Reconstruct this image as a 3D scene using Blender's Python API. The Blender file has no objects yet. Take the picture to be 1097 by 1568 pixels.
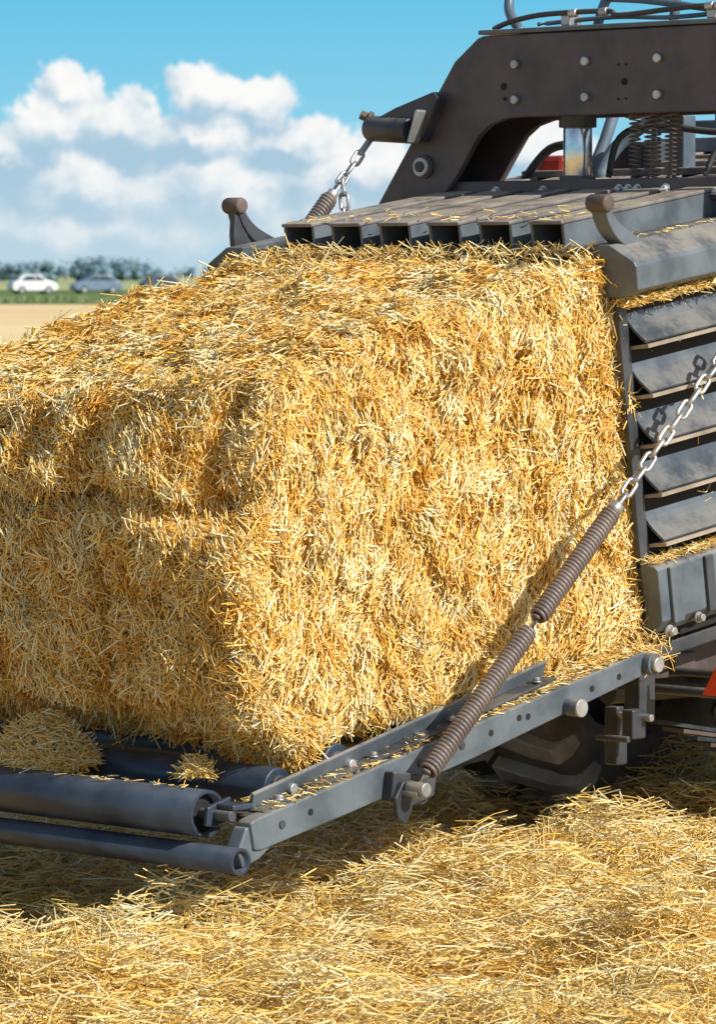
import bpy, math, random
import numpy as np
import bmesh
from mathutils import Vector, Matrix, noise
random.seed(7); rng=np.random.default_rng(7)
scene=bpy.context.scene
scene.view_settings.view_transform='Standard'
scene.view_settings.look='None'
scene.view_settings.exposure=0
GZ=0.14
CAM=Vector((6.43,-7.82,1.6)); YAW=math.radians(43.2)
VD=Vector((-math.sin(YAW),math.cos(YAW),0)); RD=Vector((math.cos(YAW),math.sin(YAW),0))
SUN=Vector((0.80,0.10,0.54)).normalized()

# ------------------------------------------------------------------ node helpers
def newmat(name):
    m=bpy.data.materials.new(name); m.use_nodes=True
    nt=m.node_tree; b=nt.nodes['Principled BSDF']
    return m,nt,b
def N(nt,t,**k):
    n=nt.nodes.new(t)
    for a,v in k.items(): setattr(n,a,v)
    return n
def setin(nt,sock,v):
    if isinstance(v,bpy.types.NodeSocket): nt.links.new(v,sock)
    else: sock.default_value=v
def M_(nt,op,a,b=0.0,c=None,clamp=False):
    n=nt.nodes.new('ShaderNodeMath'); n.operation=op; n.use_clamp=clamp
    setin(nt,n.inputs[0],a); setin(nt,n.inputs[1],b)
    if c is not None: setin(nt,n.inputs[2],c)
    return n.outputs[0]
def MIX(nt,f,a,b):
    n=nt.nodes.new('ShaderNodeMix'); n.data_type='RGBA'
    setin(nt,n.inputs[0],f)
    setin(nt,n.inputs[6],a if isinstance(a,bpy.types.NodeSocket) else (*a,1))
    setin(nt,n.inputs[7],b if isinstance(b,bpy.types.NodeSocket) else (*b,1))
    return n.outputs[2]
def NOISE(nt,vec,scale,detail=4,rough=.55):
    n=nt.nodes.new('ShaderNodeTexNoise'); n.inputs['Scale'].default_value=scale
    n.inputs['Detail'].default_value=detail; n.inputs['Roughness'].default_value=rough
    if vec is not None: nt.links.new(vec,n.inputs['Vector'])
    return n
def SMOOTH(nt,v,lo,hi,a=0.0,b=1.0):
    n=nt.nodes.new('ShaderNodeMapRange'); n.interpolation_type='SMOOTHSTEP'
    setin(nt,n.inputs[0],v); n.inputs[1].default_value=lo; n.inputs[2].default_value=hi
    n.inputs[3].default_value=a; n.inputs[4].default_value=b
    return n.outputs[0]

def paint(name,col,rough=.45,metal=0.0,dust=.5,bump=.15,spec=.5,dcol=(.46,.37,.26)):
    m,nt,b=newmat(name)
    tc=N(nt,'ShaderNodeTexCoord'); geo=N(nt,'ShaderNodeNewGeometry')
    n1=NOISE(nt,tc.outputs['Object'],9,6); n2=NOISE(nt,tc.outputs['Object'],70,4,.7)
    c=MIX(nt,SMOOTH(nt,n1.outputs[0],.3,.7),tuple(x*.75 for x in col),tuple(min(1,x*1.35) for x in col))
    if dust>0:
        sp=N(nt,'ShaderNodeSeparateXYZ'); nt.links.new(geo.outputs['Normal'],sp.inputs[0])
        up=SMOOTH(nt,sp.outputs[2],.35,.95)
        dn=SMOOTH(nt,M_(nt,'ADD',n1.outputs[0],M_(nt,'MULTIPLY',n2.outputs[0],.6)),.55,1.0)
        f=M_(nt,'MULTIPLY',M_(nt,'ADD',up,.12),M_(nt,'MULTIPLY',dn,dust),clamp=True)
        c=MIX(nt,f,c,dcol)
    nt.links.new(c,b.inputs['Base Color'])
    r=M_(nt,'ADD',M_(nt,'MULTIPLY',n1.outputs[0],.25),rough-.12)
    nt.links.new(r,b.inputs['Roughness'])
    b.inputs['Metallic'].default_value=metal
    b.inputs['Specular IOR Level'].default_value=spec
    bp=N(nt,'ShaderNodeBump'); bp.inputs['Strength'].default_value=bump; bp.inputs['Distance'].default_value=.003
    nt.links.new(n2.outputs[0],bp.inputs['Height']); nt.links.new(bp.outputs[0],b.inputs['Normal'])
    return m
M_arch=paint('arch_paint',(.078,.061,.062),.42,dust=.15)
M_grey=paint('grey_paint',(.090,.115,.136),.42,dust=.5)
M_dark=paint('dark_paint',(.040,.046,.056),.42,dust=.3)
M_rib=paint('rib_paint',(.068,.092,.118),.40,dust=.4)
M_lip=paint('dusty_lip',(.30,.25,.19),.6,dust=.9)
M_toprib=paint('top_rib_paint',(.15,.145,.145),.5,dust=1.2)
M_roll=paint('roller_steel',(.028,.042,.064),.36,dust=.07)
M_spring=paint('spring_steel',(.18,.145,.13),.5,metal=.2,dust=.2)
M_zinc=paint('zinc_steel',(.46,.46,.45),.38,metal=.6,dust=.2)
M_chrome=paint('chrome',(.75,.75,.75),.18,metal=1,dust=0)
M_rust=paint('rusty_iron',(.11,.08,.065),.65,dust=.2,bump=.5)
M_black=paint('black_void',(.01,.01,.01),.8,dust=0)  # flat black painting the shade inside holes, channels and rib gaps
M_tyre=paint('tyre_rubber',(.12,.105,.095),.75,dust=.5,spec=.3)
M_lug=paint('tyre_lug_rubber',(.36,.32,.28),.8,dust=.9,spec=.3)  # dusty lugs, colour also lightened to offset missing light under the machine
M_red=paint('red_reflector',(.9,.07,.02),.35,dust=0)
M_redp=paint('red_paint',(.45,.04,.03),.4,dust=.1)
M_hose=paint('hose_rubber',(.04,.04,.045),.5,dust=.2)
M_blued=paint('blue_grey_tube',(.10,.14,.18),.4,dust=.2)
M_white=paint('car_white',(.78,.78,.78),.3,dust=0)
M_blue=paint('car_grey_blue',(.16,.22,.30),.3,dust=0)
M_silver=paint('car_dark',(.08,.10,.13),.3,dust=0)
M_glass=paint('car_glass',(.05,.07,.09),.1,dust=0)
M_ctyre=paint('car_tyre',(.03,.03,.03),.8,dust=0)

def straw_mat(name,lo,mid,hi):
    m,nt,b=newmat(name)
    at=N(nt,'ShaderNodeAttribute',attribute_name='tint')
    cr=N(nt,'ShaderNodeValToRGB'); nt.links.new(at.outputs['Fac'],cr.inputs[0])
    e=cr.color_ramp.elements
    e[0].position=0; e[0].color=(*lo,1); e[1].position=1; e[1].color=(*hi,1)
    x=e.new(.42); x.color=(*mid,1)
    nt.links.new(cr.outputs[0],b.inputs['Base Color'])
    b.inputs['Roughness'].default_value=.32
    b.inputs['Specular IOR Level'].default_value=.8
    return m
M_straw=straw_mat('straw',(.66,.31,.025),(.98,.64,.13),(1,.93,.60))
M_gstraw=straw_mat('ground_straw',(.60,.32,.04),(.97,.66,.16),(1,.90,.54))

def under_mat(name,a,b_,scale=40):
    m,nt,b=newmat(name)
    tc=N(nt,'ShaderNodeTexCoord')
    n1=NOISE(nt,tc.outputs['Object'],scale,5,.7)
    c=MIX(nt,SMOOTH(nt,n1.outputs[0],.35,.65),a,b_)
    nt.links.new(c,b.inputs['Base Color']); b.inputs['Roughness'].default_value=.8
    bp=N(nt,'ShaderNodeBump'); bp.inputs['Strength'].default_value=.8; bp.inputs['Distance'].default_value=.01
    nt.links.new(n1.outputs[0],bp.inputs['Height']); nt.links.new(bp.outputs[0],b.inputs['Normal'])
    return m
M_under=under_mat('straw_core',(.45,.20,.02),(.88,.52,.09),60)

# ------------------------------------------------------------------ mesh helpers
def link(o,parent=None):
    scene.collection.objects.link(o)
    if parent is not None: o.parent=parent
    return o
def mesh(name,vs,fs,mat,parent=None,smooth=False):
    me=bpy.data.meshes.new(name); me.from_pydata([tuple(v) for v in vs],[],fs); me.update()
    if mat: me.materials.append(mat)
    if smooth: me.shade_smooth()
    return link(bpy.data.objects.new(name,me),parent)
def empty(name,loc=(0,0,0)):
    o=bpy.data.objects.new(name,None); o.location=loc; return link(o)
def bevel(o,w=.003,seg=2):
    b=o.modifiers.new('bev','BEVEL'); b.width=w; b.segments=seg; b.limit_method='ANGLE'; b.angle_limit=.6
    return o
def box(name,c,s,mat,parent,R=None,bv=.004):
    vs=[];c=Vector(c)
    for x in(-1,1):
        for y in(-1,1):
            for z in(-1,1):
                v=Vector((x*s[0]/2,y*s[1]/2,z*s[2]/2))
                if R is not None: v=R@v
                vs.append(c+v)
    fs=[(0,1,3,2),(4,6,7,5),(0,4,5,1),(2,3,7,6),(0,2,6,4),(1,5,7,3)]
    o=mesh(name,vs,fs,mat,parent)
    if bv: bevel(o,bv)
    return o
def frame(d):
    d=d.normalized(); a=Vector((0,0,1)) if abs(d.z)<.9 else Vector((1,0,0))
    x=d.cross(a).normalized(); y=x.cross(d).normalized()
    return x,y
def beam(name,p0,p1,w,h,mat,parent,bv=.004,up=Vector((0,0,1))):
    p0=Vector(p0);p1=Vector(p1);d=(p1-p0).normalized()
    x=d.cross(up).normalized(); y=x.cross(d).normalized()
    vs=[]
    for p in(p0,p1):
        for a,b in((-1,-1),(1,-1),(1,1),(-1,1)): vs.append(p+x*a*w/2+y*b*h/2)
    fs=[(3,2,1,0),(4,5,6,7),(0,1,5,4),(1,2,6,5),(2,3,7,6),(3,0,4,7)]
    o=mesh(name,vs,fs,mat,parent)
    if bv: bevel(o,bv)
    return o
def cyl(name,p0,p1,r,mat,parent,n=28,r1=None,bv=.002,hollow=0):
    p0=Vector(p0);p1=Vector(p1);x,y=frame(p1-p0); r1=r if r1 is None else r1
    vs=[];fs=[]
    for p,rr in((p0,r),(p1,r1)):
        for i in range(n):
            a=2*math.pi*i/n; vs.append(p+x*math.cos(a)*rr+y*math.sin(a)*rr)
    for i in range(n):
        j=(i+1)%n; fs.append((i,j,n+j,n+i))
    if hollow:
        for p in(p0,p1):
            for i in range(n):
                a=2*math.pi*i/n; vs.append(p+x*math.cos(a)*hollow+y*math.sin(a)*hollow)
        for i in range(n):
            j=(i+1)%n
            fs.append((j,i,2*n+i,2*n+j)); fs.append((n+i,n+j,3*n+j,3*n+i)); fs.append((2*n+j,2*n+i,3*n+i,3*n+j))
    else:
        fs.append(tuple(range(n))[::-1]); fs.append(tuple(range(n,2*n)))
    o=mesh(name,vs,fs,mat,parent)
    for k,pl in enumerate(o.data.polygons):
        pl.use_smooth=(k<n) or (bool(hollow) and (k-n)%3==2)
    if bv: bevel(o,bv)
    return o
def tubedata(pts,r,n=8,closed=False):
    pts=[Vector(p) for p in pts];L=len(pts);vs=[];fs=[];prev=None
    for i,p in enumerate(pts):
        if closed: d=(pts[(i+1)%L]-pts[i-1])
        else: d=pts[min(i+1,L-1)]-pts[max(i-1,0)]
        d.normalize()
        if prev is None: x,y=frame(d)
        else:
            x=(prev-d*prev.dot(d)).normalized(); y=d.cross(x)
        prev=x
        for k in range(n):
            a=2*math.pi*k/n; vs.append(p+x*math.cos(a)*r+y*math.sin(a)*r)
    for i in range(L if closed else L-1):
        for k in range(n):
            a=i*n+k;b=i*n+(k+1)%n;c=((i+1)%L)*n+(k+1)%n;d_=((i+1)%L)*n+k
            fs.append((a,b,c,d_))
    if not closed:
        fs.append(tuple(range(n))[::-1]); fs.append(tuple(range((L-1)*n,L*n)))
    return vs,fs
def smoothpts(pts,k=6):
    pts=[Vector(p) for p in pts];out=[]
    P=[pts[0]]+pts+[pts[-1]]
    for i in range(1,len(P)-2):
        for j in range(k):
            t=j/k;p0,p1,p2,p3=P[i-1],P[i],P[i+1],P[i+2]
            out.append(.5*((2*p1)+(p2-p0)*t+(2*p0-5*p1+4*p2-p3)*t*t+(3*p1-p0-3*p2+p3)*t**3))
    out.append(pts[-1]); return out
def tube(name,pts,r,mat,parent,n=10,closed=False,sm=True):
    if sm and len(pts)>2: pts=smoothpts(pts)
    vs,fs=tubedata(pts,r,n,closed)
    return mesh(name,vs,fs,mat,parent,True)
def plate(name,pts,ext,mat,parent,bv=.003):
    pts=[Vector(p) for p in pts];ext=Vector(ext);n=len(pts)
    vs=pts+[p+ext for p in pts]
    fs=[tuple(range(n))[::-1],tuple(range(n,2*n))]+[(i,(i+1)%n,n+(i+1)%n,n+i) for i in range(n)]
    o=mesh(name,vs,fs,mat,parent)
    bm=bmesh.new(); bm.from_mesh(o.data); bmesh.ops.recalc_face_normals(bm,faces=bm.faces); bm.to_mesh(o.data); bm.free()
    if bv: bevel(o,bv)
    return o
def coil(name,p0,p1,R,r,turns,mat,parent,seg=14):
    p0=Vector(p0);p1=Vector(p1);d=p1-p0;x,y=frame(d)
    pts=[]
    for i in range(int(turns*seg)+1):
        t=i/(turns*seg);a=2*math.pi*i/seg
        rr=R*min(1,.45+min(t,1-t)*turns*.4)
        pts.append(p0+d*t+x*math.cos(a)*rr+y*math.sin(a)*rr)
    return tube(name,pts,r,mat,parent,6,sm=False)
def chain(name,pts,mat,parent,ll=.058,w=.017,r=.0052):
    pts=[Vector(p) for p in pts];VS=[];FS=[]
    seg=[];tot=0
    for a,b in zip(pts,pts[1:]): seg.append((tot,a,b));tot+=(b-a).length
    pitch=ll-2.6*r;n=int(tot/pitch)
    def at(s):
        for t0,a,b in reversed(seg):
            if s>=t0: return a+(b-a)*((s-t0)/(b-a).length),(b-a).normalized()
    for i in range(n):
        p,d=at((i+.5)*pitch);x,y=frame(d)
        ang=math.pi/2*(i%2)+.5+random.uniform(-.2,.2); sd=x*math.cos(ang)+y*math.sin(ang)
        lp=[]
        hl=ll/2-w
        for q in range(16):
            a=2*math.pi*q/16; c=math.cos(a);s_=math.sin(a)
            lp.append(p+d*(c*w*.8+(hl if c>0 else -hl))+sd*s_*w*.72)
        vs,fs=tubedata(lp,r,7,True)
        o=len(VS);VS+=vs;FS+=[tuple(q+o for q in f) for f in fs]
    return mesh(name,VS,FS,mat,parent,True)
def bolt(name,p,n,r,mat,parent,h=.012):
    p=Vector(p);n=Vector(n).normalized()
    cyl(name+'_washer',p,p+n*h*.3,r*1.35,mat,parent,18,bv=0)
    return cyl(name,p+n*h*.3,p+n*h,r,mat,parent,6 if r>.006 else 12,bv=.0015)

def straws(name,P,D,Ln,R,T,mat,parent=None,bend=.12,xf=None):
    n=len(P);D=D/np.linalg.norm(D,axis=1,keepdims=True)
    a=rng.normal(size=(n,3));X=np.cross(D,a);X/=np.linalg.norm(X,axis=1,keepdims=True);Y=np.cross(D,X)
    b=(rng.normal(size=n)*bend*Ln)[:,None]
    V=np.empty((n,9,3))
    for ri,(t,k,rs) in enumerate(((-.5,0,1.0),(0,1,1.05),(.5,0,.7))):
        c=P+D*(Ln*t)[:,None]+X*b*k
        for q in range(3):
            an=2*math.pi*q/3
            V[:,ri*3+q]=c+(X*math.cos(an)+Y*math.sin(an))*(R*rs)[:,None]
    V=V.reshape(-1,3)
    if xf is not None: V=xf(V)
    f=[]
    for ri in range(2):
        for q in range(3):
            f.append((ri*3+q,ri*3+(q+1)%3,ri*3+3+(q+1)%3,ri*3+3+q))
    f=np.array(f);F=(f[None]+(np.arange(n)*9)[:,None,None]).reshape(-1,4)
    me=bpy.data.meshes.new(name)
    me.vertices.add(len(V));me.vertices.foreach_set('co',V.astype(np.float32).ravel())
    me.loops.add(F.size);me.loops.foreach_set('vertex_index',F.ravel().astype(np.int32))
    me.polygons.add(len(F));me.polygons.foreach_set('loop_start',(np.arange(len(F))*4).astype(np.int32))
    try: me.polygons.foreach_set('loop_total',np.full(len(F),4,np.int32))
    except Exception: pass
    at=me.attributes.new('tint','FLOAT','POINT');at.data.foreach_set('value',np.repeat(np.clip(T,0,1),9).astype(np.float32))
    me.materials.append(mat);me.update(calc_edges=True)
    return link(bpy.data.objects.new(name,me),parent)

# ------------------------------------------------------------------ machine frame (tilted)
TL=math.radians(8.5);ct,st=math.cos(TL),math.sin(TL)
RM=Matrix.Rotation(TL,3,'X')
def MF(u,v,w): return Vector((u,v*ct-w*st,.727+v*st+w*ct))
def MFA(V):
    o=np.empty_like(V);o[:,0]=V[:,0];o[:,1]=V[:,1]*ct-V[:,2]*st;o[:,2]=.727+V[:,1]*st+V[:,2]*ct
    return o

# ------------------------------------------------------------------ BALE
BU0,BU1,BV0,BV1,BW0,BW1=-1.2,0.0,-1.30,.35,0.0,.915
RR=.06
def sstep(x,a,b):
    t=min(1,max(0,(x-a)/(b-a)));return t*t*(3-2*t)
def fr(p,s,o=3,off=0):
    return noise.fractal(Vector((p[0]*s+off,p[1]*s+off*1.7,p[2]*s-off)),1.0,2.0,o)
def bale_surf(p):
    q=(min(max(p[0],BU0+RR),BU1-RR),min(max(p[1],BV0+RR),BV1-RR),min(max(p[2],BW0+RR),BW1-RR))
    n=Vector((p[0]-q[0],p[1]-q[1],p[2]-q[2]));n.normalize()
    P=Vector(q)+n*RR
    t=min(1,max(0,-P.y/1.3))
    side=max(0,n.x);end=max(0,-n.y)
    out=1-sstep(P.y,-.25,.0)
    f1=fr(P,9,2,3)
    d=(.036*fr(P,4.2,2,13)+.028*f1)*(.35+.65*out)+.020*noise.noise(Vector((P.x*22,P.y*22,P.z*22)))
    ph=P.y*2*math.pi/.098+2.2*fr(P,2.4,2,40)+P.z*1.3
    g=max(0,math.cos(ph))**5
    d-=side*.026*g*(.55+.9*noise.noise(Vector((P.y*5,P.z*6,2))))
    d+=end*(.030*fr(P,3.2,2,77))
    crack=math.exp(-((P.z-.66-.07*fr(P,3,2,5))/.03)**2)
    d-=end*.065*crack*sstep(P.x,-.95,-.70)*(1-.5*sstep(P.x,-.25,-.1))
    cr2=math.exp(-((P.x+.42+.06*fr(P,4,1,9))/.022)**2)
    d-=end*.045*cr2*(1-sstep(P.z,.55,.65))
    cr3=math.exp(-((P.x+.12+.05*fr(P,4,1,19))/.03)**2)
    d-=end*.06*cr3*sstep(P.z,.55,.65)
    P=P+n*d
    e=sstep(-P.y,.80,1.27)
    w=P.z
    prof=.11*sstep(w,.62,.92)+.14*(1-sstep(w,-.02,.20))*(1+.6*sstep(-P.x,.1,.7))
    prof+=.10*math.exp(-((P.x-.0)/.16)**2)*sstep(w,.48,.64)*(1-.4*sstep(w,.66,.72))
    P.y+=e*prof
    P.z=w*(1-.105*t**1.7-.10*t*sstep(-P.x,.15,1.25))+.012*math.sin(P.x*6+P.y*4)*(w/.9)
    return P,n
vs=[];fs=[]
def facegrid(fn,na,nb):
    o=len(vs)
    for i in range(na+1):
        for j in range(nb+1):
            P,n=bale_surf(fn(i/na,j/nb));vs.append(MF(*(P-n*.010)))
    for i in range(na):
        for j in range(nb):
            a=o+i*(nb+1)+j;fs.append((a,a+1,a+nb+2,a+nb+1))
lp=lambda a,b,t:a+(b-a)*t
F_side=lambda a,b:(BU1,lp(BV0,BV1,a),lp(BW0,BW1,b))
F_left=lambda a,b:(BU0,lp(BV0,BV1,a),lp(BW0,BW1,b))
F_end=lambda a,b:(lp(BU0,BU1,a),BV0,lp(BW0,BW1,b))
F_top=lambda a,b:(lp(BU0,BU1,a),lp(BV0,BV1,b),BW1)
F_bot=lambda a,b:(lp(BU0,BU1,a),lp(BV0,BV1,b),BW0)
facegrid(F_side,150,80);facegrid(F_left,40,30);facegrid(F_end,100,80);facegrid(F_top,90,110);facegrid(F_bot,40,40)
bale=mesh('straw_bale',vs,fs,M_under,None,True)
P=[];D=[];Ls=[];Rs=[];T=[]
def scat(fn,nn,axis_pref,spread,out=.35,ln=(.016,.058)):
    for _ in range(nn):
        a,b=random.random(),random.random()
        p0=fn(a,b);p,n=bale_surf(p0)
        th=random.gauss(0,spread)+1.6*noise.noise(Vector((p.x*8,p.y*8,p.z*8)))
        if axis_pref is None:
            k=Vector((.7,.7,0)) if n.z>.5 else Vector((0,0,1))
            th*=1.6
        else: k=axis_pref
        k2=n.cross(k)
        rv=k*math.cos(th)+k2*math.sin(th)
        rv=rv-n*rv.dot(n)
        if rv.length<1e-3: continue
        rv.normalize();rv=rv+n*random.gauss(0,out)
        rv.normalize()
        l=random.uniform(*ln)*(1.8 if random.random()<.08 else 1)
        P.append(p+n*(random.uniform(-.013,.007)+abs(rv.dot(n))*l*.2));D.append(rv);Ls.append(l)
        Rs.append(random.uniform(.0009,.0025))
        T.append(.53+.31*random.gauss(0,1)+.45*noise.noise(Vector((p.x*11,p.y*11,p.z*11+5))))
scat(F_side,40000,Vector((0,.22,1)).normalized(),.6,.20)
scat(F_end,28000,Vector((0.2,0,1)).normalized(),.95,.28)
scat(F_top,30000,None,.9,.22)
scat(F_left,2500,Vector((0,0,1)),.8,.3)
scat(F_bot,2500,None,1,.5)
def edge(fn,nn,out=.8,ln=(.03,.085)):
    scat(fn,nn,None,1,out,ln)
edge(lambda a,b:(BU1-.01*b,BV0,lp(BW0,BW1,a)),900,.45)
edge(lambda a,b:(lp(BU0,BU1,a),BV0+.04*b,BW0),2500,.8)
edge(lambda a,b:(lp(BU0,BU1,a),BV0+.02*b,BW1),1100,.4)
edge(lambda a,b:(BU1,lp(BV0,.0,a),BW1-.02*b),900,.4)
edge(lambda a,b:(BU0,lp(BV0,.0,a),BW1-.02*b),900,.45)
edge(lambda a,b:(lp(BU0,BU1,a),lp(-.12,.0,b),BW1),1300,.5)
edge(lambda a,b:(BU1,lp(-.08,.02,b),lp(BW0,BW1,a)),1000,.4)
A=lambda x:np.array([tuple(i) for i in x])
straws('bale_straw',A(P),A(D),np.array(Ls),np.array(Rs),np.array(T),M_straw,bale,.10,MFA)

# ------------------------------------------------------------------ BALER
B=empty('baler',(0,0,0))
def mbox(name,u0,u1,v0,v1,w0,w1,mat,bv=.004):
    return box(name,MF((u0+u1)/2,(v0+v1)/2,(w0+w1)/2),(abs(u1-u0),abs(v1-v0),abs(w1-w0)),mat,B,RM,bv)
VE=2.6
LN=MF(0,VE,0)-MF(0,0,0)
for sgn,uo in((1,0.0),(-1,-1.2)):
    s=sgn
    nm='right' if s>0 else 'left'
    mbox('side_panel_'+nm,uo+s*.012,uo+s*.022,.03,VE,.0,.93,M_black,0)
    for i in range(5):
        w0=.215+i*.118
        up_=[(.022+.056*t**1.6,w0+.100-.064*t) for t in (0,.2,.4,.6,.8,1)]
        prof=up_+[(x-.004,z-.005) for x,z in reversed(up_)]
        plate('side_rib_%s_%d'%(nm,i+1),[MF(uo+s*x,.035,z) for x,z in prof],LN*.98,M_rib,B,0)
        prof=[(.022,w0+.022),(.077,w0+.0285),(.082,w0+.0285),(.082,w0+.020),(.022,w0+.014)]
        plate('rib_lip_%s_%d'%(nm,i+1),[MF(uo+s*x,.036,z) for x,z in prof],LN*.98,M_lip,B,0)
    mbox('end_strip_'+nm,uo+s*.014,uo+s*.030,.0,.034,.0,.93,M_dark,.002)
    prof=[(-.03,.955),(.03,.955),(.10,.915),(.105,.905),(.105,.850),(.06,.832),(.0,.832)]
    plate('upper_beam_'+nm,[MF(uo+s*x,-.01,z) for x,z in prof],LN,M_grey,B,.003)
    prof=[(.012,.205),(.07,.19),(.078,.182),(.078,.06),(.05,.03),(.012,.03)]
    plate('lower_beam_'+nm,[MF(uo+s*x,.0,z) for x,z in prof],LN,M_grey,B,.003)
    mbox('lower_gusset_'+nm,uo+s*.078,uo+s*.088,.035,.075,.05,.185,M_grey,.003)
    mbox('lower_gusset2_'+nm,uo+s*.078,uo+s*.088,.17,.2,.05,.185,M_dark,.003)
    bolt('lower_bolt_a_'+nm,MF(uo+s*.078,.02,.035),(s,0,0),.011,M_zinc,B,.02)
    bolt('lower_bolt_b_'+nm,MF(uo+s*.078,.13,.045),(s,0,0),.010,M_zinc,B,.02)
    bolt('lower_bolt_c_'+nm,MF(uo+s*.02,-.01,-.010),(s,0,0),.011,M_zinc,B,.03)
mbox('chamber_floor',-1.2,0,.05,VE,-.05,-.015,M_dark)
for i in range(6):
    u0=-1.045+i*.163
    v0=.02
    wt=1.010;h=.066;wd=.098;th=.008
    mbox('top_rib_%d_top'%i,u0-.004,u0+wd+.004,v0-.008,VE,wt-th,wt+.001,M_toprib,.003)
    mbox('top_rib_%d_l'%i,u0-.003,u0+th-.003,v0,VE,wt-h,wt-th-.001,M_grey,0)
    mbox('top_rib_%d_r'%i,u0+wd-th+.003,u0+wd+.003,v0,VE,wt-h,wt-th-.001,M_grey,0)
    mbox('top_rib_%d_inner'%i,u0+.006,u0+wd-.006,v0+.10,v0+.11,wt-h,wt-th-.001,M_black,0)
mbox('top_plate',-1.17,-.03,.03,VE,.928,.944,M_dark,.002)
mbox('top_edge',-1.12,-.02,.0,.028,.930,.946,M_grey,.002)
box('cross_beam',(-.48,.50,1.815),(1.15,.07,.055),M_arch,B,None,.004)
box('cross_beam_flange',(-.48,.450,1.79),(1.15,.05,.012),M_arch,B,None,.003)
for x in(-.86,-.70,-.45,-.42,-.39,-.30,-.1,.0):
    bolt('cross_bolt',(x,.465,1.815),(0,-1,0),.010,M_zinc,B,.014)
for x in(-.95,-.83,-.68,-.52,-.28,-.12):
    bolt('top_bolt',(x,.43,1.797),(0,0,1),.011,M_zinc,B,.014)
Lo=[(-1.293,1.735),(-1.0,2.13),(-.985,2.15),(-.905,2.208),(-.885,2.213)]
Rr=[(-.88-x,z) for x,z in reversed(Lo)]
inn=[(-1.03,1.735),(-1.03,1.80),(-1.014,1.817),(-.975,1.86),(-.935,1.915),(-.90,1.96),(-.86,1.987),(-.81,2.0),(-.767,2.003)]
ou=Lo+Rr+[(-.88-x,z) for x,z in inn]+list(reversed(inn))
for yy,nmx in((.44,'front'),(.62,'rear')):
    plate('arch_plate_'+nmx,[(x,yy,z) for x,z in ou],(0,.02,0),M_arch,B,.003)
plate('arch_top_flange',[(-.90,.435,2.216),(.02,.435,2.216),(.02,.64,2.216),(-.90,.64,2.216)],(0,0,.012),M_grey,B,.003)
plate('arch_slope_flange',[(-1.29,.462,1.738),(-1.29,.618,1.738),(-.99,.618,2.141),(-.99,.462,2.141)],(.010,0,-.007),M_arch,B,0)
for x in(-.773,-.539,-.305,-.08):
    for z in(2.137,2.047):
        cyl('arch_bolt',(x,.44,z),(x,.428,z),.0115,M_zinc,B,16)
for x,z,r in((-.815,2.082,.009),(-.415,2.082,.009),(-.435,2.125,.003),(-.41,2.125,.003),(-.435,2.04,.003),(-.41,2.04,.003),(-.81,2.05,.005)):
    cyl('arch_hole',(x,.4405,z),(x,.4375,z),r,M_black,B,16,bv=0)
cyl('pivot_flange',(-1.088,.44,1.882),(-1.088,.432,1.882),.031,M_arch,B)
cyl('pivot_ring',(-1.088,.432,1.882),(-1.088,.420,1.882),.025,M_zinc,B)
cyl('pivot_core',(-1.088,.420,1.882),(-1.088,.414,1.882),.014,M_dark,B)
bolt('leg_bolt',(-1.08,.44,1.79),(0,-1,0),.012,M_dark,B,.02)
for x in(-.635,-.13):
    cyl('ram_rod',(x,.52,1.84),(x,.52,1.985),.037,M_chrome,B)
    cyl('ram_barrel',(x,.52,1.975),(x,.52,2.1),.048,M_dark,B)
    cyl('ram_foot',(x,.52,1.83),(x,.52,1.852),.046,M_arch,B)
for i in range(5):
    x=-.455+i*.033
    coil('return_spring_%d'%i,(x,.53+.02*(i%2),1.84),(x,.53+.02*(i%2),2.03),.0135,.0024,17,M_spring,B,12)
tube('frame_tube_a',[(-.80,.75,1.84),(-.78,.8,1.95),(-.77,.85,2.08)],.016,M_blued,B)
tube('frame_tube_b',[(-.72,.70,1.84),(-.70,.75,1.93),(-.62,.8,2.0),(-.5,.8,2.03)],.018,M_blued,B)
tube('frame_tube_c',[(-1.0,.72,1.84),(-.9,.72,1.93),(-.78,.72,1.94)],.012,M_hose,B)
box('rear_cross_tube',(-.3,1.0,1.99),(.9,.05,.03),M_blued,B)
box('rear_cross_tube2',(-.35,1.25,1.95),(1.2,.06,.04),M_blued,B)
box('rear_hood',(-.25,1.9,2.00),(1.1,.5,.14),M_dark,B,None,.03)
box('rear_box',(-.75,.95,1.90),(.14,.15,.10),M_dark,B,None,.01)
box('red_cover',(-.93,.85,1.87),(.10,.2,.09),M_redp,B,None,.015)
box('red_cover_b',(-.86,1.1,2.05),(.16,.1,.06),M_redp,B,None,.015)
box('rear_bracket',(-.52,.8,1.93),(.05,.05,.16),M_blued,B)
box('rear_bracket_b',(-.24,.8,1.93),(.04,.05,.16),M_blued,B)
tube('hose_a',[(-.6,.6,1.85),(-.58,.62,1.95),(-.5,.66,1.98),(-.3,.7,1.96),(0,.7,1.97)],.009,M_hose,B)
tube('hose_b',[(-.3,.62,1.85),(-.27,.66,1.93),(-.1,.7,1.93),(.2,.7,1.93)],.008,M_hose,B)
for i in range(3):
    box('top_slat_%d'%i,(-.35,.75+i*.17,1.865+i*.022),(1.3,.06,.02),M_toprib,B)
tube('top_hose',[(-.90,.50,2.235),(-.82,.48,2.25),(-.70,.47,2.262),(-.5,.47,2.262),(-.45,.47,2.25),(-.2,.47,2.262),(.1,.47,2.258)],.007,M_hose,B)
tube('top_hose_b',[(-.75,.50,2.24),(-.5,.50,2.248),(-.3,.50,2.24),(-.05,.5,2.25),(.1,.5,2.25)],.006,M_blued,B)
tube('rail_tube_a',[(-.82,.52,2.22),(-.88,.54,2.27),(-.90,.56,2.33),(-.9,.6,2.5)],.013,M_blued,B)
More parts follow.
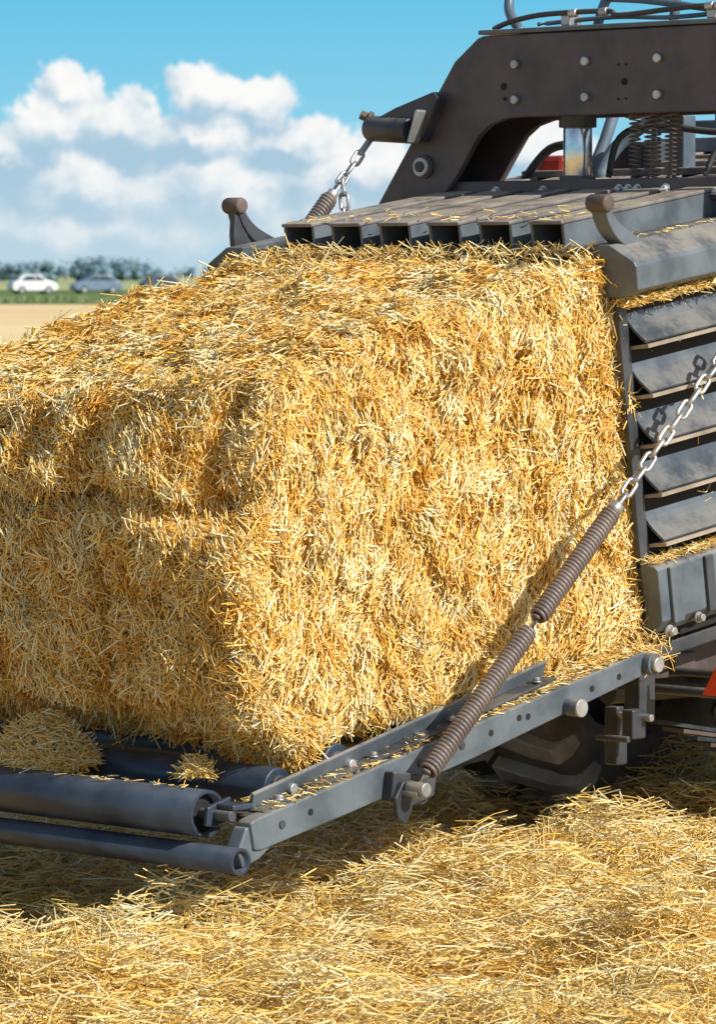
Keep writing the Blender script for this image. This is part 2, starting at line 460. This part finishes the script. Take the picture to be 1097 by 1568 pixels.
tube('rail_tube_b',[(-.60,.55,2.22),(-.58,.56,2.29),(-.56,.6,2.36),(-.5,.6,2.5)],.013,M_blued,B)
tube('rail_tube_c',[(-.35,.55,2.22),(-.345,.56,2.3),(-.34,.6,2.5)],.013,M_blued,B)
tube('rail_tube_d',[(-.57,.56,2.30),(-.4,.52,2.285),(-.15,.5,2.25)],.009,M_blued,B)
for x in(-.62,-.52,-.18,-.15,-.12): cyl('hose_fitting',(x,.47,2.26),(x+.025,.47,2.262),.011,M_zinc,B,10)
for x in(-.64,-.17): box('hose_clamp',(x,.5,2.245),(.03,.05,.03),M_zinc,B)
HX=.075
plate('hanger_bracket',[(x+HX,.40,z) for x,z in((-1.33,1.985),(-1.30,2.012),(-1.24,2.035),(-1.10,2.075),(-1.08,2.06),(-1.13,1.97),(-1.15,1.945),(-1.20,1.955),(-1.30,1.955))],(0,.05,0),M_dark,B,.008)
cyl('hanger_tube',(-1.335+HX,.42,1.985),(-1.17+HX,.40,1.975),.034,M_dark,B)
box('hanger_lip',(-1.14+HX,.385,1.985),(.010,.04,.09),M_zinc,B,Matrix.Rotation(.35,3,'Y'))
bolt('hanger_pin',(-1.335+HX,.42,2.01),(-.6,-.4,.3),.014,M_rust,B,.03)
def hook(nm,x,y0,z0,mat=M_dark):
    pl=[(-.17,1.755),(-.155,1.725),(-.125,1.695),(-.08,1.672),(-.03,1.655),(.03,1.645),(.08,1.655),(.125,1.680)]
    pts=smoothpts([Vector((x,a+y0,b+z0)) for a,b in pl],4)
    up=[];dn=[]
    for i,p in enumerate(pts):
        d=(pts[min(i+1,len(pts)-1)]-pts[max(i-1,0)]).normalized();nn=Vector((0,-d.z,d.y))
        t=i/(len(pts)-1);th=.009+.010*math.sin(math.pi*min(1,t*1.1))
        up.append(p+nn*th);dn.append(p-nn*th)
    plate('hook_arm_'+nm,up+dn[::-1],(.045,0,0),mat,B,.003)
    cyl('hook_knob_'+nm,(x-.008,-.172+y0,1.760+z0),(x+.054,-.172+y0,1.760+z0),.021,M_rust,B,bv=.008)
    plate('hook_gusset_'+nm,[(x+.015,.02+y0,1.65+z0),(x+.015,.15+y0,1.67+z0),(x+.015,.14+y0,1.61+z0),(x+.015,.03+y0,1.60+z0)],(.015,0,0),mat,B,.002)
hook('right',-.005,0,.008,M_grey)
hook('left',-1.33,.13,.018)
plate('hook_upright_left',[(-1.31,-.055,1.79),(-1.31,-.02,1.79),(-1.31,-.01,1.70),(-1.31,.03,1.66),(-1.31,.03,1.6),(-1.31,-.05,1.62),(-1.31,-.06,1.70)],(.02,0,0),M_dark,B,.003)
lo=Vector((.15,-.945,.480));hi=Vector((.15,.115,1.405));dn=(hi-lo).normalized()
cyl('spring_eye_low',lo-Vector((.022,0,0)),lo+Vector((.03,0,0)),.016,M_zinc,B)
tube('spring_hook_low',[lo+dn*.01,lo+dn*.045],.009,M_zinc,B,8)
coil('tension_spring_a',lo+dn*.045,lo+dn*.50,.0185,.0052,44,M_spring,B)
tube('spring_link',[lo+dn*.495,lo+dn*.535],.008,M_zinc,B,8)
coil('tension_spring_b',lo+dn*.53,lo+dn*.89,.0185,.0052,35,M_spring,B)
cyl('spring_end_cap',lo+dn*.885,lo+dn*.905,.018,M_zinc,B,16)
chain('tension_chain',[lo+dn*.895,lo+dn*1.55],M_zinc,B)
up=Vector((-1.255,.42,1.965));l2=Vector((-1.255,.115,1.66));d2=(up-l2).normalized()
coil('tension_spring_left',l2-d2*.25,l2+d2*.21,.0185,.0052,44,M_spring,B)
cyl('spring_cap_left',l2+d2*.205,l2+d2*.222,.015,M_zinc,B,16)
chain('tension_chain_left',[l2+d2*.21,up-d2*.05],M_zinc,B,.052,.015,.0048)
beam('chain_shackle_left',up-d2*.07,up,.018,.012,M_zinc,B)
chain('chain_tail_left',[l2+d2*.27+Vector((.01,-.01,.0)),l2+d2*.27+Vector((.02,-.01,-.13))],M_zinc,B,.052,.015,.0048)

# ---- chute
ra=Vector((.062,-.075,.690));rb=Vector((.062,-1.375,.413))
dr=(rb-ra).normalized()
nr=Vector((0,dr.z,-dr.y))
if nr.z<0: nr=-nr
for nm,ux in(('right',.04),('left',-1.28)):
    X=Vector((ux-.062,0,0))
    p=[ra+nr*.020-dr*.03,ra+nr*.032,rb+nr*.034,rb+nr*.030+dr*.012,rb-nr*.030+dr*.012,rb-nr*.036-dr*.01,rb-nr*.040-dr*.3,rb-nr*.040-dr*.7,ra-nr*.022,ra-nr*.018-dr*.03]
    plate('chute_rail_'+nm,[q+X for q in p],(.042,0,0),M_grey,B,.004)
    sx=1 if nm=='right' else -1
    xo=ux+(.042 if sx>0 else 0)
    cyl('chute_hinge_'+nm,(xo-.0,ra.y+.01,ra.z+.002),(xo+sx*.022,ra.y+.01,ra.z+.002),.026,M_grey,B)
    cyl('chute_hinge_b_'+nm,(xo+sx*.022,ra.y+.01,ra.z+.002),(xo+sx*.034,ra.y+.01,ra.z+.002),.018,M_zinc,B)
    q=ra+dr*.29-nr*.018
    cyl('chute_pin_'+nm,(xo-.0,q.y,q.z),(xo+sx*.035,q.y,q.z),.020,M_grey,B)
    cyl('chute_pin_cap_'+nm,(xo+sx*.035,q.y,q.z),(xo+sx*.043,q.y,q.z),.021,M_zinc,B)
    for s_,o_ in((.10,.0),(.43,.0),(.46,.006),(.56,.0),(1.16,.0),(.2,.0)):
        q=ra+dr*s_+nr*o_
        cyl('rail_hole',(xo-.001,q.y,q.z),(xo+sx*.0015,q.y,q.z),.0075,M_black,B,14,bv=0)
    for s_ in(.80,.66,1.25):
        q=ra+dr*s_
        cyl('rail_rivet',(xo,q.y,q.z),(xo+sx*.003,q.y,q.z),.009,M_dark,B,14,bv=0)
    ga=Vector((ux-.015 if sx>0 else ux+.057,-.375,.700));gb=Vector((ga.x,-1.335,.478))
    beam('guide_bar_'+nm,ga,gb,.010,.040,M_grey,B,.003,up=Vector((sx*.5,0,1)))
    beam('guide_foot_'+nm,ga+Vector((sx*.018,0,-.022)),gb+Vector((sx*.018,0,-.022)),.045,.006,M_dark,B,.002)
    for t in(.05,.35,.62,.93):
        q=ga.lerp(gb,t)+Vector((sx*.02,0,-.018)); bolt('guide_bolt',q,(0,0,1),.008,M_zinc,B,.012)
    q=ra+dr*.90
    plate('spring_bracket_'+nm,[(xo,q.y-.02,q.z+.015),(xo,q.y+.12,q.z-.005),(xo,q.y+.11,q.z-.05),(xo,q.y+.02,q.z-.07),(xo,q.y-.03,q.z-.05)],(sx*.03,0,0),M_dark,B,.004)
    plate('spring_ear_'+nm,[(xo+sx*.03,-.92,.495),(xo+sx*.03,-.96,.495),(xo+sx*.03,-.985,.46),(xo+sx*.03,-.975,.415),(xo+sx*.03,-.95,.40),(xo+sx*.03,-.93,.43)],(sx*.012,0,0),M_dark,B,.003)
    cyl('bracket_bolt_'+nm,(xo+sx*.04,-.955,.47),(xo+sx*.085,-.955,.47),.009,M_zinc,B,12)
cyl('bracket_tube',(-1.2,-.86,.455),(.09,-.86,.455),.022,M_dark,B)
def roller(nm,y,z,r,x0=-1.24,x1=-.01):
    cyl('roller_'+nm,(x0,y,z),(x1,y,z),r,M_roll,B,40,bv=.004)
    cyl('roller_axle_'+nm,(x0-.03,y,z),(x1+.05,y,z),.012,M_zinc,B,12)
    cyl('roller_hub_'+nm,(x1-.001,y,z),(x1+.008,y,z),r*.6,M_dark,B,24)
cyl('roller_c',(-1.24,-1.405,.452),(-.035,-1.405,.452),.051,M_roll,B,48,bv=0,hollow=.044)
cyl('roller_c_plug',(-1.2,-1.405,.452),(-.055,-1.405,.452),.0435,M_black,B,24)
cyl('roller_c_axle',(-.055,-1.405,.452),(.04,-1.405,.452),.012,M_dark,B,16)
plate('roller_c_yoke',[(-.02,-1.36,.488),(-.02,-1.43,.47),(-.02,-1.435,.43),(-.02,-1.40,.425),(-.02,-1.36,.44)],(.012,0,0),M_roll,B,.003)
box('roller_c_step',(.012,-1.375,.470),(.06,.06,.012),M_roll,B,None,.003)
roller('b',-1.215,.495,.043)
roller('a',-1.03,.532,.043)
roller('d',-.80,.572,.036);roller('e',-.52,.612,.034);roller('f',-.25,.645,.032)
cyl('end_tube',(-1.36,-1.425,.362),(.085,-1.425,.362),.029,M_roll,B,40,bv=0,hollow=.023)
plate('end_tube_bracket',[(.035,-1.30,.45),(.035,-1.40,.43),(.035,-1.425,.38),(.035,-1.41,.345),(.035,-1.36,.36),(.035,-1.28,.41)],(.04,0,0),M_grey,B,.004)
box('rail_corner',(.01,-1.31,.452),(.07,.10,.014),M_dark,B,Matrix.Rotation(.2,3,'X'))
# ---- underframe
box('hinge_block',(-.08,.10,.60),(.05,.06,.12),M_dark,B)
box('hinge_ear',(-.04,.03,.535),(.035,.05,.07),M_dark,B)
box('hinge_ear_b',(-.12,.06,.50),(.04,.04,.14),M_dark,B)
cyl('hinge_pin',(-.13,.0,.50),(-.03,.0,.50),.008,M_dark,B)
cyl('hinge_pin_b',(-.10,.05,.55),(.0,.05,.55),.009,M_zinc,B)
box('under_rail_r',(-.16,1.35,.665),(.09,2.4,.08),M_arch,B)
box('under_rail_l',(-1.04,1.35,.70),(.09,2.4,.06),M_arch,B)
box('under_cross',(-.6,.30,.66),(1.0,.08,.05),M_arch,B)
box('under_cross_b',(-.6,.75,.66),(1.0,.08,.06),M_dark,B)
cyl('under_rod',(-.4,.22,.60),(.3,.22,.60),.012,M_dark,B)
cyl('under_hose',(-.5,.25,.635),(.3,.28,.645),.010,M_hose,B)
for i in range(6):
    Ls_=.9-i*.11
    pts=[(-.42,1.0+Ls_*t/2,.43-i*.013+.05*t*t*(Ls_/.9)**2) for t in(-1,-.5,0,.5,1)]
    up_=[Vector(p) for p in smoothpts(pts,4)]
    plate('leaf_spring_%d'%i,up_+[p-Vector((0,0,.010)) for p in reversed(up_)],(.07,0,0),M_rust if i%2 else M_dark,B,0)
box('spring_clamp',(-.385,1.0,.415),(.10,.10,.12),M_dark,B)
cyl('axle',(-1.1,1.2,.585),(-.1,1.2,.585),.05,M_dark,B)
cyl('under_tube',(-.35,.3,.57),(-.35,2,.54),.03,M_dark,B)
plate('warning_triangle',[(.088,.13,.605),(.30,.13,.605),(.194,.13,.79)],(0,.006,0),M_red,B,0)
box('triangle_bracket',(.22,.15,.70),(.04,.03,.12),M_dark,B)
def wheel(nm,x0,x1,y,z,r):
    xc=(x0+x1)/2;hw=abs(x1-x0)/2;n=72
    prof=[(-.62,.55),(-.9,.57),(-1.0,.68),(-1.0,.84),(-.93,.92),(-.8,.945),(-.4,.955),(0,.96),(.4,.955),(.8,.945),(.93,.92),(1.0,.84),(1.0,.68),(.9,.57),(.62,.55)]
    VS=[];FS=[]
    for i in range(n):
        a=2*math.pi*i/n
        for px,pr in prof: VS.append((xc+px*hw,y+math.cos(a)*pr*r,z+math.sin(a)*pr*r))
    m=len(prof)
    for i in range(n):
        for k in range(m-1):
            FS.append((i*m+k,i*m+k+1,((i+1)%n)*m+k+1,((i+1)%n)*m+k))
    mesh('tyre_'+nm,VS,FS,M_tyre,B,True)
    VS=[];FS=[];nl=20
    for i in range(nl):
        for sd in(-1,1):
            base=2*math.pi*(i+(.5 if sd>0 else 0))/nl
            o=len(VS)
            ks=[(.02,0,.985),(.35,.05,.985),(.70,.12,.975),(.97,.20,.93),(1.02,.235,.82)]
            for kx,ka,kr in ks:
                for wv in(-.058,.058):
                    for hh in(-.04,.055):
                        a=base+ka+wv;rr=(kr+hh)*r
                        VS.append((xc+sd*kx*hw,y+math.cos(a)*rr,z+math.sin(a)*rr))
            for k in range(len(ks)-1):
                b=o+k*4
                for q,w in((0,1),(1,3),(3,2),(2,0)): FS.append((b+q,b+w,b+4+w,b+4+q))
            FS.append((o,o+1,o+3,o+2));e=o+(len(ks)-1)*4;FS.append((e,e+1,e+3,e+2))
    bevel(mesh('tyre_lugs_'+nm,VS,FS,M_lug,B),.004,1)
    cyl('rim_'+nm,(xc-hw*.62,y,z),(xc+hw*.62,y,z),r*.56,M_dark,B,48,hollow=r*.50)
    cyl('rim_disc_'+nm,(xc-.02,y,z),(xc+.02,y,z),r*.51,M_dark,B,40)
    cyl('hub_'+nm,(xc-hw*.7,y,z),(xc+hw*.7,y,z),r*.18,M_dark,B,24)
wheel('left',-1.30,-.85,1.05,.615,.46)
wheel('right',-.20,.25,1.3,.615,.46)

def scraps(name,nn,fn,parent,ln=(.02,.06),up=.2,rad=(.0008,.0018),mat=M_straw,tb=.55):
    P=[];D=[];Ls=[];Rs=[];T=[]
    for _ in range(nn):
        p=fn();a=random.uniform(0,6.28)
        P.append(p);D.append((math.cos(a),math.sin(a),random.gauss(0,up)));Ls.append(random.uniform(*ln));Rs.append(random.uniform(*rad));T.append(random.gauss(tb,.25))
    return straws(name,A(P),A(D),np.array(Ls),np.array(Rs),np.array(T),mat,parent,.1)
scraps('scraps_top',90,lambda:MF(random.uniform(-1.05,-.1),.02+abs(random.gauss(0,.12)),1.014),B,(.012,.035))
scraps('scraps_edge',380,lambda:MF(random.uniform(-1.1,-.02),random.uniform(-.05,.03),.935+random.uniform(0,.02)),B,(.03,.07),.5)
scraps('scraps_upper_beam',50,lambda:MF(random.uniform(0,.03),random.uniform(0,.6),.958),B,(.012,.03))
scraps('scraps_beam_gap',900,lambda:MF(random.uniform(.02,.075),random.uniform(0,.6),.822+random.uniform(-.012,.006)),B,(.02,.05),.3)
scraps('scraps_low_ledge',500,lambda:MF(random.uniform(.02,.075),random.uniform(0,.6),.203+random.uniform(-.004,.008)),B,(.02,.05),.3)
def onrail():
    s=random.random()**1.3*1.25;q=ra+dr*s+nr*.037;return Vector((random.uniform(.0,.08),q.y,q.z+random.uniform(-.003,.006)*(1)))
scraps('scraps_rail',900,onrail,B,(.012,.035),.25)
def inrail():
    s=random.random()*1.27;q=ra+dr*s+nr*.02;return Vector((random.uniform(-.06,.02),q.y,q.z+random.uniform(-.01,.02)))
scraps('scraps_rail_inner',2200,inrail,B,(.015,.06),.4)
scraps('scraps_hinge',450,lambda:MF(random.gauss(.01,.03),random.gauss(-.02,.03),random.gauss(-.005,.02)),B,(.02,.07),.8)
scraps('scraps_roller',60,lambda:Vector((random.uniform(-1.1,-.05),-1.405+random.gauss(0,.012),.5045)),B,(.01,.03),.1)

def tuft(name,c,rad,h,nn):
    P=[];D=[];Ls=[];Rs=[];T=[]
    for _ in range(nn):
        a=random.uniform(0,6.28);r=math.sqrt(random.random());r*=1+.25*noise.noise(Vector((math.cos(a)*1.5,math.sin(a)*1.5,c[0])))
        zz=h*max(0,1-r**1.6)*random.uniform(.3,1)
        P.append((c[0]+rad[0]*r*math.cos(a),c[1]+rad[1]*r*math.sin(a),c[2]+zz))
        b=random.uniform(0,6.28);D.append((math.cos(b),math.sin(b),random.gauss(0,.5)));Ls.append(random.uniform(.03,.08));Rs.append(random.uniform(.001,.0022));T.append(random.gauss(.6,.25))
    return straws(name,A(P),A(D),np.array(Ls),np.array(Rs),np.array(T),M_straw,None,.15)
tuft('straw_tuft',(-.65,-1.31,.505),(.15,.09,),.12,2800)
tuft('straw_tuft',(-.19,-1.29,.515),(.035,.035),.045,160)

# ------------------------------------------------------------------ GROUND
def gh(x,y):
    r=math.hypot(x,y)
    f=1-sstep(r,6,22)
    if f<=0: return GZ
    h=.090*noise.fractal(Vector((x*1.5,y*1.5,1.5)),1.0,2.0,2)+.060*noise.noise(Vector((x*4.5,y*4.5,4)))+.030*noise.noise(Vector((x*13,y*13,9)))
    h+=.06*math.exp(-((x+.25)/.5)**2)*sstep(y,-1.0,.2)
    return GZ+h*f
n=320;k=9.4;ts=np.linspace(-1,1,n+1);xs=np.sinh(k*ts)/math.sinh(k)*5000
vs=[(x,y-1.0,gh(x,y-1.0)-.012) for x in xs for y in xs]
fs=[(i*(n+1)+j,(i+1)*(n+1)+j,(i+1)*(n+1)+j+1,i*(n+1)+j+1) for i in range(n) for j in range(n)]
m,nt,b=newmat('stubble_ground')
tc=N(nt,'ShaderNodeTexCoord')
n1=NOISE(nt,tc.outputs['Object'],25,6,.7);n2=NOISE(nt,tc.outputs['Object'],.05,4)
c=MIX(nt,SMOOTH(nt,n1.outputs[0],.35,.65),(.46,.24,.04),(.88,.58,.16))
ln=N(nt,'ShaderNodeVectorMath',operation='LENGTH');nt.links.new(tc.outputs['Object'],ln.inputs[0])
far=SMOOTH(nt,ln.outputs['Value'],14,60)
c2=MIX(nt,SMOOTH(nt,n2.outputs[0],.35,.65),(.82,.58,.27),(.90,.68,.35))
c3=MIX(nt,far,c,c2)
nt.links.new(c3,b.inputs['Base Color']);b.inputs['Roughness'].default_value=.9
bp=N(nt,'ShaderNodeBump');bp.inputs['Strength'].default_value=.6;bp.inputs['Distance'].default_value=.02
nt.links.new(n1.outputs[0],bp.inputs['Height']);nt.links.new(bp.outputs[0],b.inputs['Normal'])
mesh('ground',vs,fs,m,None,True)
P=[];D=[];Ls=[];Rs=[];T=[]
def gs(nn,d0,d1,l0,l1,ln,rad,upd=.16,zr=.03,skip=False):
    for _ in range(nn):
        d=random.uniform(d0,d1);l=random.uniform(l0,l1)
        if skip and 6<d<13.4 and abs(l-.15)<1.3: continue
        x=CAM.x+VD.x*d+RD.x*l;y=CAM.y+VD.y*d+RD.y*l
        z=gh(x,y)
        cl=noise.noise(Vector((x*5,y*5,7)))
        a=random.gauss(0,.9)+4.0*noise.noise(Vector((x*2.2,y*2.2,3)))
        P.append((x,y,z+random.random()**2*zr*(1+1.8*cl)));D.append((math.cos(a),math.sin(a),random.gauss(0,upd)))
        Ls.append(random.uniform(*ln));Rs.append(random.uniform(*rad));T.append(.53+.30*random.gauss(0,1)+.35*cl)
gs(94000,7.8,13.6,-1.15,1.4,(.035,.12),(.0010,.0023),.22,.07)
gs(7000,7.8,13.6,-1.15,1.4,(.06,.15),(.0012,.0024),.6,.06)
gs(22000,5,20,-5,5,(.10,.25),(.002,.0035),.2,.04,True)
for _ in range(5000):
    d=random.uniform(8.0,13.5);l=random.uniform(-1.2,1.5)
    if noise.noise(Vector((d*1.1,l*1.1,30)))<.08: continue
    x=CAM.x+VD.x*d+RD.x*l;y=CAM.y+VD.y*d+RD.y*l
    h=random.uniform(.05,.11)
    P.append((x,y,gh(x,y)+h*.3));D.append((random.gauss(0,.18),random.gauss(0,.18),1));Ls.append(h);Rs.append(.0018);T.append(random.gauss(.6,.2))
straws('straw_litter',A(P),A(D),np.array(Ls),np.array(Rs),np.array(T),M_gstraw,None,.12)

def sheet(name,d0,d1,z,mat,l=3500):
    q=[]
    for d,s in((d0,-l),(d0,l),(d1,l),(d1,-l)):
        q.append((CAM.x+VD.x*d+RD.x*s,CAM.y+VD.y*d+RD.y*s,GZ+z))
    return mesh(name,q,[(0,1,2,3)],mat)
def fieldmat(name,a,b_,sc):
    m,nt,b=newmat(name);tc=N(nt,'ShaderNodeTexCoord');n1=NOISE(nt,tc.outputs['Object'],sc,6,.65)
    nt.links.new(MIX(nt,SMOOTH(nt,n1.outputs[0],.35,.65),a,b_),b.inputs['Base Color']);b.inputs['Roughness'].default_value=.95
    b.inputs['Specular IOR Level'].default_value=.1
    return m
sheet('grass_verge',220,420,.02,fieldmat('grass',(.10,.17,.04),(.22,.28,.09),.4))
sheet('field',420,2600,.03,fieldmat('green_field',(.32,.38,.16),(.50,.50,.26),.01))  # field colour lightened to paint in distance haze
sheet('road',366,378,.05,fieldmat('asphalt',(.05,.05,.05),(.07,.07,.07),1))
P=[];D=[];Ls=[];Rs=[];T=[]
for _ in range(7000):
    d=random.uniform(222,250);l=random.uniform(-40,40)
    h=random.uniform(.10,.30)*(1.3+noise.noise(Vector((l*.3,d*.1,0))))
    P.append((CAM.x+VD.x*d+RD.x*l,CAM.y+VD.y*d+RD.y*l,GZ+h*.4));D.append((random.gauss(0,.3),random.gauss(0,.3),1));Ls.append(h);Rs.append(random.uniform(.02,.05));T.append(random.random())
straws('verge_grass',A(P),A(D),np.array(Ls),np.array(Rs),np.array(T),straw_mat('verge_green',(.05,.10,.02),(.12,.20,.05),(.30,.32,.12)),None,.1)

def car(px,body,facing=1,d=345,L=4.2):
    e=empty('parked_car')
    l=(px-548)/6560*d
    e.location=(CAM.x+VD.x*d+RD.x*l,CAM.y+VD.y*d+RD.y*l,GZ+.025)
    e.rotation_euler=(0,0,YAW+(0 if facing>0 else math.pi)+.35)
    h=L/2
    prof=[(-h,.35),(-h,.75),(-h+.1,.95),(-h+.35,1.02),(-h+.75,1.44),(-h+1.2,1.52),(.35,1.50),(.95,1.08),(1.3,.98),(h-.25,.85),(h-.03,.65),(h,.35),(h-.35,.25),(-h+.3,.25)]
    plate('body',[(x,-.86,z) for x,z in prof],(0,1.72,0),body,e,.08)
    for s in(-1,1):
        y=.862*s;ey=.012*s
        plate('front_window',[(.0,y,1.05),(.0,y,1.42),(.28,y,1.41),(.80,y,1.05)],(0,ey,0),M_glass,e,0)
        plate('rear_window',[(-.08,y,1.05),(-.08,y,1.42),(-h+1.1,y,1.42),(-h+.65,y,1.05)],(0,ey,0),M_glass,e,0)
        for xx in(-h+.75,h-.8):
            cyl('wheel',(xx,.70*s,.31),(xx,.90*s,.31),.31,M_ctyre,e,24)
            cyl('wheel_rim',(xx,.90*s,.31),(xx,.91*s,.31),.19,M_zinc,e,16)
    plate('windscreen',[(.42,-.7,1.46),(.42,.7,1.46),(.92,.75,1.11),(.92,-.75,1.11)],(.012,0,.02),M_glass,e,0)
    plate('rear_screen',[(-h+.42,-.7,1.11),(-h+.42,.7,1.11),(-h+.72,.65,1.42),(-h+.72,-.65,1.42)],(-.02,0,.012),M_glass,e,0)
    box('headlight',(h-.1,.6,.7),(.2,.3,.14),M_zinc,e);box('headlight_b',(h-.1,-.6,.7),(.2,.3,.14),M_zinc,e)
    return e
car(50,M_white,1,335,3.7);car(146,M_blue,-1,340,3.9);car(252,M_silver,1,340,3.9)

M_tree=fieldmat('hazy_foliage',(.13,.21,.27),(.19,.28,.31),.25)  # bluish aerial haze is mixed into the leaf colour
bmt=bmesh.new()
def crown(c,r,hh):
    for _ in range(5):
        o=Vector((random.gauss(0,.5)*r,random.gauss(0,.5)*r,random.uniform(.2,.75)*hh))
        rr=r*random.uniform(.3,.55)
        res=bmesh.ops.create_icosphere(bmt,subdivisions=2,radius=rr)
        for v in res['verts']:
            v.co*=1+.5*noise.noise(v.co*1.1+o)
            v.co.z*=.8;v.co+=c+o
    for _ in range(90):
        o=c+Vector((random.gauss(0,.6)*r,random.gauss(0,.6)*r,hh*random.uniform(.05,1.0)))
        s=r*.15
        q=[bmt.verts.new(o+Vector((random.uniform(-s,s),random.uniform(-s,s),random.uniform(-s,s)))) for _ in range(3)]
        bmt.faces.new(q)
def place(px,d,h):
    l=(px-548)/6560*d
    crown(Vector((CAM.x+VD.x*d+RD.x*l,CAM.y+VD.y*d+RD.y*l,GZ)),h*.6,h)
for px in range(-60,84,9): place(px+random.uniform(-4,4),1150,random.uniform(4.0,6.4))
for px in range(118,222,8): place(px+random.uniform(-4,4),1100,random.uniform(4.4,7.0))
for px in range(-500,1400,16): place(px+random.uniform(-5,5),2200,random.uniform(3.5,7.0))
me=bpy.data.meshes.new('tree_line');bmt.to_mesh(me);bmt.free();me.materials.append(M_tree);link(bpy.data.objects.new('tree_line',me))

# ------------------------------------------------------------------ WORLD
w=bpy.data.worlds.new('World');scene.world=w;w.use_nodes=True;nt=w.node_tree;nt.nodes.clear()
out=N(nt,'ShaderNodeOutputWorld')
sky=N(nt,'ShaderNodeTexSky',sky_type='NISHITA');sky.sun_disc=False
sky.sun_elevation=math.asin(SUN.z);sky.sun_rotation=math.atan2(SUN.x,SUN.y);sky.air_density=1;sky.dust_density=.8
bg1=N(nt,'ShaderNodeBackground');bg1.inputs[1].default_value=.11;nt.links.new(sky.outputs[0],bg1.inputs[0])
tc=N(nt,'ShaderNodeTexCoord');sp=N(nt,'ShaderNodeSeparateXYZ');nt.links.new(tc.outputs['Generated'],sp.inputs[0])
ang=M_(nt,'ARCTAN2',sp.outputs[1],sp.outputs[0])
az=M_(nt,'MULTIPLY',M_(nt,'SUBTRACT',math.atan2(VD.y,VD.x),ang),6.56)
el=M_(nt,'MULTIPLY',sp.outputs[2],6.56)
cb=N(nt,'ShaderNodeCombineXYZ');nt.links.new(az,cb.inputs[0]);nt.links.new(el,cb.inputs[1])
nz=NOISE(nt,cb.outputs[0],10,8,.62)
def VM(op,a,b):
    n=N(nt,'ShaderNodeVectorMath',operation=op)
    for s,v in zip(n.inputs,(a,b)):
        if isinstance(v,bpy.types.NodeSocket): nt.links.new(v,s)
        elif v is not None: s.default_value=v
    return n
dz=VM('MULTIPLY',VM('SUBTRACT',nz.outputs['Color'],(.5,.5,.5)).outputs[0],(.15,.13,0))
C0=VM('ADD',cb.outputs[0],dz.outputs[0]).outputs[0]
blobs=[(108,125,44,44),(85,180,75,52),(190,195,70,50),(318,130,54,42),(395,150,60,42),(25,225,80,45),(310,200,80,42),(440,215,70,42),(150,285,190,60),(380,290,190,60),(560,255,70,50),(90,350,260,50),(520,330,170,60),(650,280,80,60),(810,240,110,50)]
def field(C):
    f=None
    for px,py,rx,ry in blobs:
        c=VM('SUBTRACT',C,((px-548)/1000,(418-py)/1000,0)).outputs[0]
        c=VM('MULTIPLY',c,(1000/rx,1000/ry,0)).outputs[0]
        l=N(nt,'ShaderNodeVectorMath',operation='LENGTH');nt.links.new(c,l.inputs[0])
        v=M_(nt,'SUBTRACT',1.25,l.outputs['Value'])
        f=v if f is None else M_(nt,'MAXIMUM',f,v)
    return f
f1=field(C0);f2=field(VM('ADD',C0,(.014,.030,0)).outputs[0])
nz3=NOISE(nt,cb.outputs[0],2.2,7,.55)
gen=M_(nt,'MULTIPLY',M_(nt,'SUBTRACT',nz3.outputs[0],.56),4)
gen=M_(nt,'SUBTRACT',gen,M_(nt,'MULTIPLY',SMOOTH(nt,M_(nt,'ABSOLUTE',az),.55,.9,1,0),6))
ft=M_(nt,'MAXIMUM',f1,gen)
mask=SMOOTH(nt,ft,.0,.34)
nz2=NOISE(nt,VM('ADD',cb.outputs[0],(3,5,1)).outputs[0],7,7,.55)
lit=M_(nt,'ADD',M_(nt,'MULTIPLY',M_(nt,'SUBTRACT',f1,f2),.7),M_(nt,'MULTIPLY',M_(nt,'SUBTRACT',nz2.outputs[0],.5),2.6))
lit=M_(nt,'ADD',lit,M_(nt,'ADD',M_(nt,'MULTIPLY',el,1.2),.14))
lit=SMOOTH(nt,lit,0,1)
ccol=MIX(nt,lit,(.40,.59,.73),(.97,.97,.95))
cr=N(nt,'ShaderNodeValToRGB');nt.links.new(M_(nt,'MULTIPLY',el,1.0),cr.inputs[0])
e=cr.color_ramp.elements;e[0].position=0;e[0].color=(.50,.68,.78,1);e[1].position=1;e[1].color=(.06,.30,.62,1)
for p,c in((.12,(.38,.68,.83)),(.25,(.25,.63,.83)),(.42,(.145,.55,.80))):
    x=e.new(p);x.color=(*c,1)
haze=SMOOTH(nt,el,.0,.18,.7,0)
ccol=MIX(nt,haze,ccol,(.56,.71,.80))
fin=MIX(nt,mask,cr.outputs[0],ccol)
bg2=N(nt,'ShaderNodeBackground');nt.links.new(fin,bg2.inputs[0]);bg2.inputs[1].default_value=1.0
mx=N(nt,'ShaderNodeMixShader');nt.links.new(SMOOTH(nt,el,.6,1.2,1,0),mx.inputs[0]);nt.links.new(bg1.outputs[0],mx.inputs[1]);nt.links.new(bg2.outputs[0],mx.inputs[2])
nt.links.new(mx.outputs[0],out.inputs[0])
sd=bpy.data.lights.new('sun','SUN');sd.energy=5.0;sd.angle=math.radians(.5);sd.color=(1,.97,.90)
so=bpy.data.objects.new('sun',sd);so.rotation_euler=SUN.to_track_quat('Z','Y').to_euler();so.location=(5,0,8);link(so)
cd=bpy.data.cameras.new('camera');co=bpy.data.objects.new('camera',cd);link(co)
co.location=CAM;co.rotation_euler=(math.pi/2-math.atan((784-422)/6560),0,YAW)
cd.sensor_fit='VERTICAL';cd.sensor_height=36;cd.sensor_width=36;cd.lens=36*6560/1568
cd.clip_start=.1;cd.clip_end=12000
cd.dof.use_dof=True;cd.dof.focus_distance=9.7;cd.dof.aperture_fstop=14
scene.camera=co
